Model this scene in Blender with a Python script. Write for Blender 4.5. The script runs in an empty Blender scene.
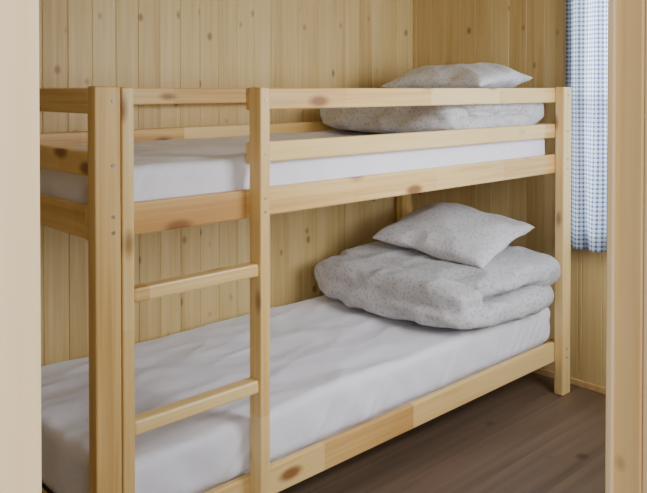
import bpy, bmesh, math, random
from mathutils import Vector, noise, Matrix
random.seed(4)
S = bpy.context.scene
COL = S.collection

# ---------------------------------------------------------------- materials
def newmat(name):
    m = bpy.data.materials.new(name); m.use_nodes = True
    nt = m.node_tree; b = nt.nodes['Principled BSDF']
    return m, nt, b

def wood(name, axis, light, mid, dark, plank=None, plank_axis=None, seg=None,
         knot_scale=6.0, knot_r=0.11, rough=0.5, grain=1.0, var=0.25, knots=1.0, bump=0.15, kel=0.72):
    m, nt, b = newmat(name)
    N, L = nt.nodes, nt.links
    def node(t, **k):
        n = N.new(t)
        for a, v in k.items(): setattr(n, a, v)
        return n
    def math_(op, a, bb=None, c=None):
        n = node('ShaderNodeMath', operation=op)
        for i, v in enumerate((a, bb, c)):
            if v is None: continue
            if isinstance(v, (int, float)): n.inputs[i].default_value = v
            else: L.new(v, n.inputs[i])
        return n.outputs[0]
    tc = node('ShaderNodeTexCoord'); oi = node('ShaderNodeObjectInfo')
    off = node('ShaderNodeVectorMath', operation='SCALE'); off.inputs[0].default_value = (13.1, 7.7, 5.3)
    L.new(oi.outputs['Random'], off.inputs['Scale'])
    add = node('ShaderNodeVectorMath', operation='ADD')
    L.new(tc.outputs['Object'], add.inputs[0]); L.new(off.outputs[0], add.inputs[1])
    P = add.outputs[0]
    sep = node('ShaderNodeSeparateXYZ'); L.new(tc.outputs['Object'], sep.inputs[0])
    sepP = node('ShaderNodeSeparateXYZ'); L.new(P, sepP.inputs[0])
    rnd = oi.outputs['Random']
    if plank:
        pi = math_('FLOOR', math_('DIVIDE', sep.outputs[plank_axis], plank))
        wn = node('ShaderNodeTexWhiteNoise', noise_dimensions='1D'); L.new(pi, wn.inputs['W'])
        rnd = wn.outputs['Value']
        o2 = node('ShaderNodeVectorMath', operation='SCALE'); o2.inputs[0].default_value = (9.3, 17.1, 21.7)
        L.new(rnd, o2.inputs['Scale'])
        a2 = node('ShaderNodeVectorMath', operation='ADD'); L.new(P, a2.inputs[0]); L.new(o2.outputs[0], a2.inputs[1])
        P = a2.outputs[0]
    if seg:
        si = math_('FLOOR', math_('DIVIDE', sepP.outputs[axis], seg))
        wn2 = node('ShaderNodeTexWhiteNoise', noise_dimensions='1D'); L.new(si, wn2.inputs['W'])
        rnd = wn2.outputs['Value']
    # grain
    mp = node('ShaderNodeMapping'); sc = [55*grain]*3; sc[axis] = 1.6*grain
    mp.inputs['Scale'].default_value = sc; L.new(P, mp.inputs['Vector'])
    n1 = node('ShaderNodeTexNoise'); n1.inputs['Scale'].default_value = 1.0
    n1.inputs['Detail'].default_value = 5; n1.inputs['Distortion'].default_value = 0.6
    L.new(mp.outputs[0], n1.inputs['Vector'])
    mp2 = node('ShaderNodeMapping'); sc = [9]*3; sc[axis] = 0.9
    mp2.inputs['Scale'].default_value = sc; L.new(P, mp2.inputs['Vector'])
    n2 = node('ShaderNodeTexNoise'); n2.inputs['Scale'].default_value = 1.0; n2.inputs['Detail'].default_value = 2
    L.new(mp2.outputs[0], n2.inputs['Vector'])
    g = math_('ADD', math_('MULTIPLY', n1.outputs['Fac'], 0.5), math_('MULTIPLY', n2.outputs['Fac'], 0.5))
    r2 = math_('MULTIPLY', math_('SUBTRACT', rnd, 0.5), var)
    g = math_('ADD', g, r2)
    cr = node('ShaderNodeValToRGB'); e = cr.color_ramp.elements
    e[0].position = 0.30; e[0].color = (*light, 1)
    e[1].position = 0.78; e[1].color = (*dark, 1)
    k = cr.color_ramp.elements.new(0.54); k.color = (*mid, 1)
    L.new(g, cr.inputs[0])
    # knots
    mp3 = node('ShaderNodeMapping'); sc = [1.0]*3; sc[axis] = kel
    mp3.inputs['Scale'].default_value = sc; L.new(P, mp3.inputs['Vector'])
    vo = node('ShaderNodeTexVoronoi'); vo.inputs['Scale'].default_value = knot_scale
    L.new(mp3.outputs[0], vo.inputs['Vector'])
    mr = node('ShaderNodeMapRange', interpolation_type='SMOOTHSTEP')
    mr.inputs['From Min'].default_value = knot_r*0.35; mr.inputs['From Max'].default_value = knot_r
    mr.inputs['To Min'].default_value = 0.9*knots; mr.inputs['To Max'].default_value = 0
    L.new(vo.outputs['Distance'], mr.inputs['Value'])
    mx = node('ShaderNodeMix', data_type='RGBA')
    L.new(mr.outputs[0], mx.inputs[0]); L.new(cr.outputs[0], mx.inputs[6])
    mx.inputs[7].default_value = (dark[0]*0.45, dark[1]*0.32, dark[2]*0.30, 1)
    L.new(mx.outputs[2], b.inputs['Base Color'])
    b.inputs['Roughness'].default_value = rough
    bp = node('ShaderNodeBump'); bp.inputs['Strength'].default_value = bump; bp.inputs['Distance'].default_value = 0.002
    L.new(n1.outputs['Fac'], bp.inputs['Height']); L.new(bp.outputs[0], b.inputs['Normal'])
    return m

BL, BM, BD = (0.89, 0.67, 0.31), (0.80, 0.54, 0.205), (0.54, 0.285, 0.08)
bedw = [wood('pine_bed_%s' % 'xyz'[i], i, BL, BM, BD, seg=(0.45, 0.6, 1.9)[i], rough=0.36, var=(0.42, 0.3, 0.2)[i],
             knot_scale=(8, 7.5, 7.5)[i], knot_r=(0.22, 0.19, 0.19)[i], kel=0.42) for i in range(3)]
WL, WM, WD = (0.72, 0.56, 0.275), (0.63, 0.465, 0.20), (0.46, 0.30, 0.11)
PW = 0.1
wk = dict(plank=PW, knot_scale=9.5, knot_r=0.18, rough=0.5, var=0.22, knots=0.8)
wallx = wood('pine_panel_back', 2, WL, WM, WD, plank_axis=0, **wk)
wally = wood('pine_panel_side', 2, WL, WM, WD, plank_axis=1, **wk)
framew = wood('pine_door_casing', 2, (0.84, 0.64, 0.38), (0.79, 0.57, 0.31), (0.64, 0.42, 0.19), rough=0.5, var=0.1, knot_scale=3, knot_r=0.06, knots=0.5)
jambw = wood('pine_door_jamb', 2, (0.78, 0.55, 0.26), (0.68, 0.45, 0.19), (0.50, 0.29, 0.10), rough=0.5, var=0.1, knot_scale=6, knot_r=0.10, knots=0.8)
ceilw = wood('pine_ceiling', 0, WL, WM, WD, plank_axis=1, **wk)
floorm = wood('floor_boards', 0, (0.22, 0.15, 0.102), (0.145, 0.097, 0.065), (0.062, 0.039, 0.026), plank=0.19, plank_axis=1,
              rough=0.42, knot_scale=5, knot_r=0.15, var=0.10, knots=0.7, grain=0.4)
whitew = wood('painted_window_frame', 2, (0.75, 0.72, 0.66), (0.72, 0.69, 0.62), (0.68, 0.64, 0.56), knots=0, rough=0.4)

def cloth(name, c1, c2=None, scale=60, bump=0.1, rough=0.9):
    m, nt, b = newmat(name); N, L = nt.nodes, nt.links
    tc = N.new('ShaderNodeTexCoord')
    b.inputs['Roughness'].default_value = rough
    b.inputs['Sheen Weight'].default_value = 0.1
    if c2:   # small scattered print
        v = N.new('ShaderNodeTexVoronoi'); v.inputs['Scale'].default_value = scale
        n = N.new('ShaderNodeTexNoise'); n.inputs['Scale'].default_value = scale*1.6
        n.inputs['Detail'].default_value = 1.0; n.inputs['Distortion'].default_value = 1.0
        L.new(tc.outputs['Object'], v.inputs['Vector']); L.new(tc.outputs['Object'], n.inputs['Vector'])
        a = N.new('ShaderNodeMath'); a.operation = 'ADD'
        L.new(v.outputs['Distance'], a.inputs[0]); L.new(n.outputs['Fac'], a.inputs[1])
        cr = N.new('ShaderNodeValToRGB'); e = cr.color_ramp.elements
        e[0].position = 0.72; e[0].color = (*c2, 1); e[1].position = 0.92; e[1].color = (*c1, 1)
        L.new(a.outputs[0], cr.inputs[0]); L.new(cr.outputs[0], b.inputs['Base Color'])
    else:
        b.inputs['Base Color'].default_value = (*c1, 1)
    w = N.new('ShaderNodeTexNoise'); w.inputs['Scale'].default_value = 9; w.inputs['Detail'].default_value = 3
    L.new(tc.outputs['Object'], w.inputs['Vector'])
    bp = N.new('ShaderNodeBump'); bp.inputs['Strength'].default_value = bump; bp.inputs['Distance'].default_value = 0.02
    L.new(w.outputs['Fac'], bp.inputs['Height']); L.new(bp.outputs[0], b.inputs['Normal'])
    return m
sheet = cloth('white_sheet', (0.81, 0.81, 0.90), bump=0.35)
duvetm = cloth('printed_duvet', (0.555, 0.545, 0.56), (0.38, 0.395, 0.44), scale=62, bump=0.4)
pillm = cloth('printed_pillowcase', (0.65, 0.645, 0.665), (0.47, 0.485, 0.53), scale=62, bump=0.3)
steel, _, sb = newmat('screw_steel'); sb.inputs['Base Color'].default_value = (0.35, 0.3, 0.25, 1)
sb.inputs['Metallic'].default_value = 0.8; sb.inputs['Roughness'].default_value = 0.4

# ---------------------------------------------------------------- helpers
def link(ob, parent=None, mat=None, smooth=False):
    COL.objects.link(ob)
    if parent: ob.parent = parent
    if mat: ob.data.materials.append(mat)
    if smooth:
        for p in ob.data.polygons: p.use_smooth = True
    return ob
def empty(name):
    e = bpy.data.objects.new(name, None); COL.objects.link(e); return e
def box(name, x0, x1, y0, y1, z0, z1, mat, parent=None, bev=0.004):
    bm = bmesh.new()
    bmesh.ops.create_cube(bm, size=1)
    for v in bm.verts:
        v.co = Vector(((x0+x1)/2+v.co.x*(x1-x0), (y0+y1)/2+v.co.y*(y1-y0), (z0+z1)/2+v.co.z*(z1-z0)))
    if bev:
        bmesh.ops.bevel(bm, geom=bm.edges[:], offset=bev, segments=2, affect='EDGES', profile=0.5)
    me = bpy.data.meshes.new(name); bm.to_mesh(me); bm.free()
    return link(bpy.data.objects.new(name, me), parent, mat)

def plank_wall(name, fn, a0, a1, z0, z1, mat, hole=None, t=0.018, back=0.03):
    """fn(a, depth, z)->world; depth grows into the room. Tongue-and-groove boards + backing."""
    bm = bmesh.new(); c = 0.0032
    def piece(p0, p1, q0, q1):
        if q1-q0 < 1e-4 or p1-p0 < 1e-4: return
        cc = min(c, (p1-p0)/3)
        prof = [(p0, -back), (p1, -back), (p1, t-cc), (p1-cc, t), (p0+cc, t), (p0, t-cc)]
        lo = [bm.verts.new(fn(a, d, q0)) for a, d in prof]; hi = [bm.verts.new(fn(a, d, q1)) for a, d in prof]
        n = len(prof)
        for i in range(n): bm.faces.new((lo[i], lo[(i+1) % n], hi[(i+1) % n], hi[i]))
        bm.faces.new(lo[::-1]); bm.faces.new(hi)
    k = math.floor(a0/PW)
    while k*PW < a1-1e-6:
        p0, p1 = max(a0, k*PW), min(a1, (k+1)*PW); k += 1
        cuts = [p0, p1]
        if hole:
            cuts += [h for h in hole[:2] if p0 < h < p1]
        cuts.sort()
        for i in range(len(cuts)-1):
            u, v = cuts[i], cuts[i+1]
            if hole and hole[0]-1e-5 <= u and v <= hole[1]+1e-5:
                piece(u, v, z0, hole[2]); piece(u, v, hole[3], z1)
            else: piece(u, v, z0, z1)
    bmesh.ops.recalc_face_normals(bm, faces=bm.faces[:])
    me = bpy.data.meshes.new(name); bm.to_mesh(me); bm.free()
    return link(bpy.data.objects.new(name, me), None, mat)

# ---------------------------------------------------------------- room shell
XR, XL, YB, YF, H = 2.332, -1.5, 1.03, -1.20, 2.35
DX0, DX1, DZ = -0.7725, 0.1475, 2.02      # doorway
W1 = (-0.95, 0.02, 0.72, 1.95)          # window in right wall (y range, z range)
W2 = (0.75, 2.05, 0.85, 1.95)           # unseen window added in front wall to light the bed (x range)
plank_wall('wall_back', lambda a, d, z: (a, YB+0.018-d, z), XL, XR+0.05, 0, H, wallx)
plank_wall('wall_right', lambda a, d, z: (XR+0.018-d, a, z), YF, YB, 0, H, wally, hole=W1)
plank_wall('wall_left', lambda a, d, z: (XL-0.018+d, a, z), YF, YB, 0, H, wally)
def fw(a, d, z): return (a, YF-0.018+d, z)
wf = empty('wall_front')
for nm, a0, a1, z0, z1, hole in (('panels_left', XL, DX0-0.02, 0, H, None), ('panels_over_door', DX0-0.02, DX1+0.02, DZ+0.02, H, None),
                                 ('panels_right', DX1+0.02, XR, 0, H, W2)):
    o = plank_wall(nm, fw, a0, a1, z0, z1, wallx, hole=hole, t=0.018, back=0.03); o.parent = wf
box('floor', XL-0.1, XR+0.1, -3.2, YB+0.1, -0.06, 0, floorm, bev=0)
box('ceiling', XL-0.1, XR+0.1, YF-0.05, YB+0.1, H, H+0.05, ceilw, bev=0)
box('baseboard_right', XR-0.012, XR, YF, YB-0.014, 0, 0.03, jambw, bev=0.003)
box('baseboard_back', XL, XR-0.014, YB-0.012, YB, 0, 0.03, bedw[0], bev=0.003)

# doorway: jambs, stops, casing
d = empty('door_1')
box('jamb_left', DX0-0.022, DX0, YF-0.050, YF+0.001, 0, DZ, jambw, d, 0.002)
box('jamb_right', DX1, DX1+0.022, YF-0.050, YF+0.001, 0, DZ, jambw, d, 0.002)
box('jamb_head', DX0-0.022, DX1+0.022, YF-0.050, YF+0.001, DZ, DZ+0.022, jambw, d, 0.002)
box('stop_right', DX1-0.010, DX1, YF-0.010, YF+0.001, 0, DZ, framew, d, 0.002)
box('casing_left', DX0-0.09, DX0-0.002, YF-0.064, YF-0.0505, 0, DZ+0.08, framew, d, 0.003)
box('casing_right', DX1+0.004, DX1+0.09, YF-0.064, YF-0.0505, 0, DZ+0.08, framew, d, 0.003)
box('casing_head', DX0-0.002, DX1+0.004, YF-0.064, YF-0.0505, DZ+0.004, DZ+0.08, framew, d, 0.003)

# windows
def window(name, fn, a0, a1, z0, z1):
    e = empty(name)
    def b2(nm, u0, u1, d0, d1, q0, q1):
        p, q = fn(u0, d0, q0), fn(u1, d1, q1)
        box(nm, min(p[0], q[0]), max(p[0], q[0]), min(p[1], q[1]), max(p[1], q[1]), q0, q1, whitew, e, 0.003)
    t = 0.045
    b2('frame_side_a', a0, a0+t, -0.03, 0.012, z0, z1); b2('frame_side_b', a1-t, a1, -0.03, 0.012, z0, z1)
    b2('frame_bottom', a0+t, a1-t, -0.03, 0.012, z0, z0+t); b2('frame_top', a0+t, a1-t, -0.03, 0.012, z1-t, z1)
    m = (a0+a1)/2; b2('mullion', m-0.02, m+0.02, -0.02, 0.01, z0+t, z1-t)
    zc = (z0+z1)/2
    b2('bar_a', a0+t, m-0.02, -0.015, 0.008, zc-0.012, zc+0.012); b2('bar_b', m+0.02, a1-t, -0.015, 0.008, zc-0.012, zc+0.012)
    b2('sill', a0-0.03, a1+0.03, 0.019, 0.040, z0-0.035, z0-0.012)
window('window_1', lambda a, dd, z: (XR+0.018-dd, a, z), *W1)
window('added_window', lambda a, dd, z: (a, YF-0.018+dd, z), *W2)  # out of view, added as an opening for the front fill

# curtain (gingham, sheer)
cm, nt, b = newmat('gingham_sheer'); N, L = nt.nodes, nt.links
uv = N.new('ShaderNodeUVMap'); sp = N.new('ShaderNodeSeparateXYZ'); L.new(uv.outputs[0], sp.inputs[0])
def M(op, a, bb=None):
    n = N.new('ShaderNodeMath'); n.operation = op
    for i, v in enumerate((a, bb)):
        if v is None: continue
        if isinstance(v, (int, float)): n.inputs[i].default_value = v
        else: L.new(v, n.inputs[i])
    return n.outputs[0]
s1 = M('LESS_THAN', M('FRACT', M('DIVIDE', sp.outputs[0], 0.020)), 0.45)
s2 = M('LESS_THAN', M('FRACT', M('DIVIDE', sp.outputs[1], 0.020)), 0.45)
su = M('MULTIPLY', M('ADD', s1, s2), 0.5)
cr = N.new('ShaderNodeValToRGB'); cr.color_ramp.elements[0].color = (0.48, 0.53, 0.61, 1); cr.color_ramp.elements[1].color = (0.07, 0.10, 0.19, 1)
L.new(su, cr.inputs[0])
df = N.new('ShaderNodeBsdfDiffuse'); tr = N.new('ShaderNodeBsdfTranslucent'); mi = N.new('ShaderNodeMixShader')
L.new(cr.outputs[0], df.inputs[0]); L.new(cr.outputs[0], tr.inputs[0]); mi.inputs[0].default_value = 0.5
L.new(df.outputs[0], mi.inputs[1]); L.new(tr.outputs[0], mi.inputs[2]); L.new(mi.outputs[0], N['Material Output'].inputs[0])
def curtain(name, y0, y1, z0, z1, X):
    me = bpy.data.meshes.new(name); bm = bmesh.new(); ul = bm.loops.layers.uv.new('UVMap')
    nu, nv = 160, 30; g = []
    wid = (y1-y0)*1.35
    for i in range(nu+1):
        row = []
        for j in range(nv+1):
            s, t = i/nu, j/nv
            amp = 0.012+0.008*(1-t)
            y = y1-(y1-y0)*s
            x = X + amp*math.sin(s*wid*52+0.5*math.sin(t*3)) + 0.004*math.sin(s*37+t*2)
            row.append((bm.verts.new((x, y+0.006*math.sin(s*60+t*4)*(1-t), z0+(z1-z0)*t)), s*wid, t*(z1-z0)))
        g.append(row)
    for i in range(nu):
        for j in range(nv):
            q = [g[i][j], g[i+1][j], g[i+1][j+1], g[i][j+1]]
            f = bm.faces.new([a[0] for a in q]); f.smooth = True
            for lp, a in zip(f.loops, q): lp[ul].uv = (a[1], a[2])
    bm.to_mesh(me); bm.free()
    return me
CX = XR-0.060
ce = empty('curtain')
o = link(bpy.data.objects.new('curtain_cloth', curtain('curtain_cloth', -1.0, 0.060, 0.66, 1.99, CX)), ce, cm)
bm = bmesh.new(); bmesh.ops.create_cone(bm, cap_ends=True, segments=16, radius1=0.009, radius2=0.009, depth=1.28,
    matrix=Matrix.Translation((CX, -0.46, 1.99)) @ Matrix.Rotation(math.pi/2, 4, 'X'))
me = bpy.data.meshes.new('rod'); bm.to_mesh(me); bm.free(); link(bpy.data.objects.new('rod', me), ce, bedw[1], True)
for i, yy in enumerate((-1.06, 0.14)):
    box('rod_bracket_%d' % (i+1), CX-0.01, XR+0.001, yy-0.01, yy+0.01, 1.975, 2.005, bedw[1], ce, 0.002)

# ---------------------------------------------------------------- bunk bed
bed = empty('bunk_bed')
PT = 1.405; PD = 0.045; Wd = 1.0
x0, x1 = -0.105, 2.23
X, Y, Z = bedw
for nm, a, c in (('post_front_left', x0, 0), ('post_front_right', x1-0.07, 0), ('post_back_left', x0, Wd-PD), ('post_back_right', x1-0.07, Wd-PD)):
    box(nm, a, a+0.07, c, c+PD, 0, PT, Z, bed, 0.005)
RT = 0.026
levels = {'lower_side_rail': (0.145, 0.235), 'upper_side_rail': (1.012, 1.097), 'guard_rail_low': (1.174, 1.237), 'guard_rail_top': (1.334, 1.400)}
for nm, (a, c) in levels.items():
    fx0 = 0.413 if 'guard' in nm else x0+0.005
    box(nm+'_front', fx0, x1-0.02, PD+0.0005, PD+RT, a, c, X, bed, 0.005)
    box(nm+'_back', x0+0.005, x1-0.02, Wd-PD-RT, Wd-PD-0.0005, a, c, X, bed, 0.005)
    box(nm.replace('side', 'end')+'_left', x0+0.012, x0+0.012+RT, PD+RT+0.001, Wd-PD-RT-0.001, a, c, Y, bed, 0.005)
    box(nm.replace('side', 'end')+'_right', x1-0.045, x1-0.045+RT, PD+RT+0.001, Wd-PD-RT-0.001, a, c, Y, bed, 0.005)
# ladder
box('ladder_upright_left', -0.033, 0.0, -0.004, PD, 0, 1.402, Z, bed, 0.004)
box('ladder_upright_right', 0.407, 0.443, -0.010, PD, 0, 1.402, Z, bed, 0.004)
for i, zt in enumerate((0.540, 0.884)):
    box('ladder_rung_%d' % (i+1), 0.0, 0.407, -0.003, PD-0.004, zt-0.038, zt, X, bed, 0.006)
# slats
for lv, zt in (('lower', 0.205), ('upper', 1.047)):
    for s_, yy in (('front', PD+RT), ('back', Wd-PD-RT-0.022)):
        box('%s_cleat_%s' % (lv, s_), 0.0, 2.13, yy, yy+0.022, zt-0.040, zt-0.018, X, bed, 0.002)
    for i in range(13):
        xx = 0.02+i*0.166
        box('%s_slat_%d' % (lv, i+1), xx, xx+0.07, PD+RT+0.002, Wd-PD-RT-0.002, zt-0.018, zt, Y, bed, 0.002)
# screws
k = 0
def screw(x, z, y=0.0, r=0.005):
    global k; k += 1
    bm = bmesh.new()
    Mx = Matrix.Translation((x, y, z)) @ Matrix.Rotation(math.pi/2, 4, 'X')
    bmesh.ops.create_cone(bm, cap_ends=True, segments=14, radius1=r, radius2=r, depth=0.003, matrix=Mx)
    me = bpy.data.meshes.new('screw_%d' % k); bm.to_mesh(me); bm.free()
    link(bpy.data.objects.new('screw_%d' % k, me), bed, steel)
for px in (x0+0.048, x1-0.035):
    for z in (1.035, 1.075, 1.205, 1.367, 0.17, 0.21): screw(px, z)
for z in (1.035, 1.075, 1.205, 1.367, 0.19): screw(0.425, z, -0.010, 0.004)

# ---------------------------------------------------------------- mattresses
def mattress(name, xa, xb, ya, yb, za, zb, wob, seed, flare=None):
    bm = bmesh.new()
    nx, ny, nz = 190, 80, 14
    cx, cy, cz = (xa+xb)/2, (ya+yb)/2, (za+zb)/2; a, b_, h = (xb-xa)/2, (yb-ya)/2, (zb-za)/2
    r = 0.03
    cache = {}
    def V(i, j, k_):
        key = (i, j, k_)
        if key in cache: return cache[key]
        p = Vector(((2*i/nx-1)*a, (2*j/ny-1)*b_, (2*k_/nz-1)*h))
        inner = Vector((max(-a+r, min(a-r, p.x)), max(-b_+r, min(b_-r, p.y)), max(-h+r, min(h-r, p.z))))
        dv = p-inner
        if dv.length > r: p = inner+dv.normalized()*r
        q = p+Vector((seed, 0, 0))
        top = max(0, p.z/h)
        wr = -abs(noise.noise(Vector((q.x*3+q.y*2, q.y*8-q.x*2, 9))))*0.013+0.004
        cre = max(0, 1-abs(noise.noise(Vector((q.x*4-q.y*1.5, q.y*5+q.x*1.2, 21))))*9)*0.0025   # thin raised creases
        n_ = noise.noise(Vector((q.x*2.2, q.y*4, 0)))*0.009+noise.noise(Vector((q.x*6+q.y*5, q.y*9, 3)))*0.005+wr+cre
        side = abs(p.y) > b_-r*0.9
        if side and h-abs(p.z) > 0.002:
            p.y += (noise.noise(Vector((q.x*9+p.z*6, p.z*3, 5)))*0.012-abs(noise.noise(Vector((q.x*16-p.z*14, 2, 1))))*0.014)*wob*(1-abs(p.z)/h)**0.5*(1 if p.y < 0 else -1)
        if abs(p.x) > a-r*0.9:
            p.x += noise.noise(Vector((q.y*9, p.z*3, 5)))*0.006*wob*(1-min(1, abs(p.z)/h))
        if flare and cz+p.z > flare and p.y < -b_*0.5:   # mattress front swells over the rail
            f_ = min(1, (cz+p.z-flare)/0.015); p.y -= 0.028*f_*min(1, (-p.y-b_*0.5)/(b_*0.4))
        if p.z > 0: p.z += n_*wob*top
        cache[key] = bm.verts.new((cx+p.x, cy+p.y, cz+p.z)); return cache[key]
    def quad(*ks):
        f = bm.faces.new([V(*q) for q in ks]); f.smooth = True
    for i in range(nx):
        for j in range(ny):
            quad((i, j, nz), (i+1, j, nz), (i+1, j+1, nz), (i, j+1, nz)); quad((i, j, 0), (i, j+1, 0), (i+1, j+1, 0), (i+1, j, 0))
        for k_ in range(nz):
            quad((i, 0, k_), (i+1, 0, k_), (i+1, 0, k_+1), (i, 0, k_+1)); quad((i, ny, k_), (i, ny, k_+1), (i+1, ny, k_+1), (i+1, ny, k_))
    for j in range(ny):
        for k_ in range(nz):
            quad((0, j, k_), (0, j, k_+1), (0, j+1, k_+1), (0, j+1, k_)); quad((nx, j, k_), (nx, j+1, k_), (nx, j+1, k_+1), (nx, j, k_+1))
    me = bpy.data.meshes.new(name); bm.to_mesh(me); bm.free()
    return link(bpy.data.objects.new(name, me), None, sheet, True)
mattress('mattress', -0.05, 2.156, 0.082, 0.918, 0.206, 0.405, 1.0, 0, flare=0.238)
mattress('mattress', -0.05, 2.156, 0.082, 0.918, 1.048, 1.190, 0.8, 7)

# ---------------------------------------------------------------- pillows and duvets
def pillow(name, a, b_, h, loc, rot, seed, sag=0.12):
    bm = bmesh.new(); n = 64; cache = {}
    def P(i, j, s):
        edge = i in (0, n) or j in (0, n)
        key = (i, j, 0 if edge else s)
        if key in cache: return cache[key]
        u, v = 2*i/n-1, 2*j/n-1
        u = math.sin(u*math.pi/2)*0.35+u*0.65; v = math.sin(v*math.pi/2)*0.35+v*0.65
        fx, fy = 1-abs(u)**2.6, 1-abs(v)**2.6
        t = (max(fx, 0)*max(fy, 0))**0.48
        x = a*u*(1-0.06*(1-v*v)); y = b_*v*(1-0.05*(1-u*u))
        q = Vector((x*5+seed, y*5, s*2))
        edgew = 1-t
        w = noise.noise(q)*0.016+noise.noise(q*2.3)*0.009*(0.4+edgew)
        rr = abs(noise.noise(Vector((x*10+seed, y*7, s))))*0.013
        z = s*(h*t + (w-rr)*min(1, t*3))
        z += -sag*(x*x/(a*a)+0.6*y*y/(b_*b_))*h
        cache[key] = bm.verts.new((x, y, z)); return cache[key]
    for i in range(n):
        for j in range(n):
            for s in (1, -1):
                q = [P(i, j, s), P(i+1, j, s), P(i+1, j+1, s), P(i, j+1, s)]
                f = bm.faces.new(q if s > 0 else q[::-1]); f.smooth = True
    me = bpy.data.meshes.new(name); bm.to_mesh(me); bm.free()
    o = link(bpy.data.objects.new(name, me), None, pillm, True)
    o.location = loc; o.rotation_euler = [math.radians(r) for r in rot]
    return o
def duvet(name, slabs, seed, zmin, amp=1.0):
    bm = bmesh.new()
    for (cx, cy, cz, a, b_, h, tx, ty) in slabs:
        ret = bmesh.ops.create_uvsphere(bm, u_segments=64, v_segments=32, radius=1)
        for v in ret['verts']:
            d_ = v.co.normalized()
            k_ = (abs(d_.x)**4.5+abs(d_.y)**4.5+abs(d_.z)**2.6)
            s = k_**(-1/3.4)
            p = d_*min(s, 1.5)
            z = p.z*h+tx*p.x+ty*p.y
            v.co = Vector((cx+p.x*a, cy+p.y*b_, cz+z))
    me = bpy.data.meshes.new(name); bm.to_mesh(me); bm.free()
    o = link(bpy.data.objects.new(name, me), None, duvetm, True)
    rm = o.modifiers.new('remesh', 'REMESH'); rm.mode = 'VOXEL'; rm.voxel_size = 0.008; rm.use_smooth_shade = True
    sm = o.modifiers.new('smooth', 'SMOOTH'); sm.iterations = 4
    dg = bpy.context.evaluated_depsgraph_get(); dg.update()
    me2 = bpy.data.meshes.new_from_object(o.evaluated_get(dg))
    o.modifiers.clear(); o.data = me2
    nrm = [v.normal.copy() for v in me2.vertices]
    for v, nn in zip(me2.vertices, nrm):
        c = v.co
        w = noise.noise(Vector((c.x*3.5+seed, c.y*3, c.z*5)))*0.018
        w += -abs(noise.noise(Vector((c.x*5+seed+c.y*3, c.y*5, c.z*9))))*0.020+0.006
        w += -abs(noise.noise(Vector((c.x*11+seed, c.y*8+c.x*5, c.z*14))))*0.013+0.003
        v.co = c+nn*w*amp
        if v.co.z < zmin+0.003: v.co.z = zmin+0.003
    for p in me2.polygons: p.use_smooth = True
    if not me2.materials: me2.materials.append(duvetm)
    return o
duvet('folded_duvet', [(1.770, 0.440, 0.475, 0.375, 0.445, 0.066, 0.0, 0.0), (1.855, 0.440, 0.592, 0.305, 0.435, 0.056, 0.014, 0.0),
                       (1.515, 0.465, 0.525, 0.095, 0.430, 0.090, 0.0, 0.0), (2.06, 0.23, 0.578, 0.095, 0.225, 0.078, 0.0, 0.0)], 2.0, 0.408)
pillow('pillow', 0.235, 0.300, 0.070, (1.895, 0.420, 0.735), (5, -14, 3), 1.0)
duvet('folded_duvet', [(1.79, 0.485, 1.250, 0.375, 0.390, 0.052, 0.0, 0.0), (1.87, 0.485, 1.325, 0.295, 0.385, 0.045, 0.0, 0.0),
                       (1.52, 0.49, 1.280, 0.085, 0.375, 0.072, 0.0, 0.0), (2.06, 0.28, 1.30, 0.10, 0.20, 0.08, 0, 0)], 12.0, 1.194, 0.9)
pillow('pillow', 0.225, 0.28, 0.070, (1.945, 0.44, 1.442), (0, -5, 2), 5.0)

# ---------------------------------------------------------------- light
w = bpy.data.worlds.new('World'); S.world = w; w.use_nodes = True
bg = w.node_tree.nodes['Background']; bg.inputs[0].default_value = (0.80, 0.89, 1.0, 1); bg.inputs[1].default_value = 0.95
def area(name, loc, target, sx, sy, power, col):
    l = bpy.data.lights.new(name, 'AREA'); l.shape = 'RECTANGLE'; l.size = sx; l.size_y = sy; l.energy = power; l.color = col
    o = bpy.data.objects.new(name, l); COL.objects.link(o); o.location = loc
    o.rotation_euler = (Vector(target)-Vector(loc)).to_track_quat('-Z', 'Y').to_euler(); return o
area('daylight_side_window', (3.0, -0.45, 1.6), (2.0, -0.2, 1.2), 1.2, 1.3, 145, (0.86, 0.93, 1.0))
area('front_fill', (1.4, -1.9, 1.7), (1.3, 0.5, 0.9), 1.3, 1.1, 66, (0.97, 0.98, 1.0))  # added fill through the unseen front opening, lights bed and rails
area('hall_daylight', (-1.6, -2.9, 2.0), (-0.2, 0.0, 1.0), 1.2, 1.2, 40, (1.0, 0.94, 0.85))

# ---------------------------------------------------------------- camera
c = bpy.data.cameras.new('camera'); cam = bpy.data.objects.new('camera', c); COL.objects.link(cam)
c.sensor_fit = 'HORIZONTAL'; c.sensor_width = 36; F = 760
c.lens = 36*F/647
pitch = 0.9
cam.location = (-0.98, -1.75, 1.4)
cam.rotation_euler = (math.radians(90-pitch), 0, math.radians(-43.3))
c.shift_y = -((246.5-F*math.tan(math.radians(pitch)))-88)/647
c.clip_start = 0.02
S.camera = cam
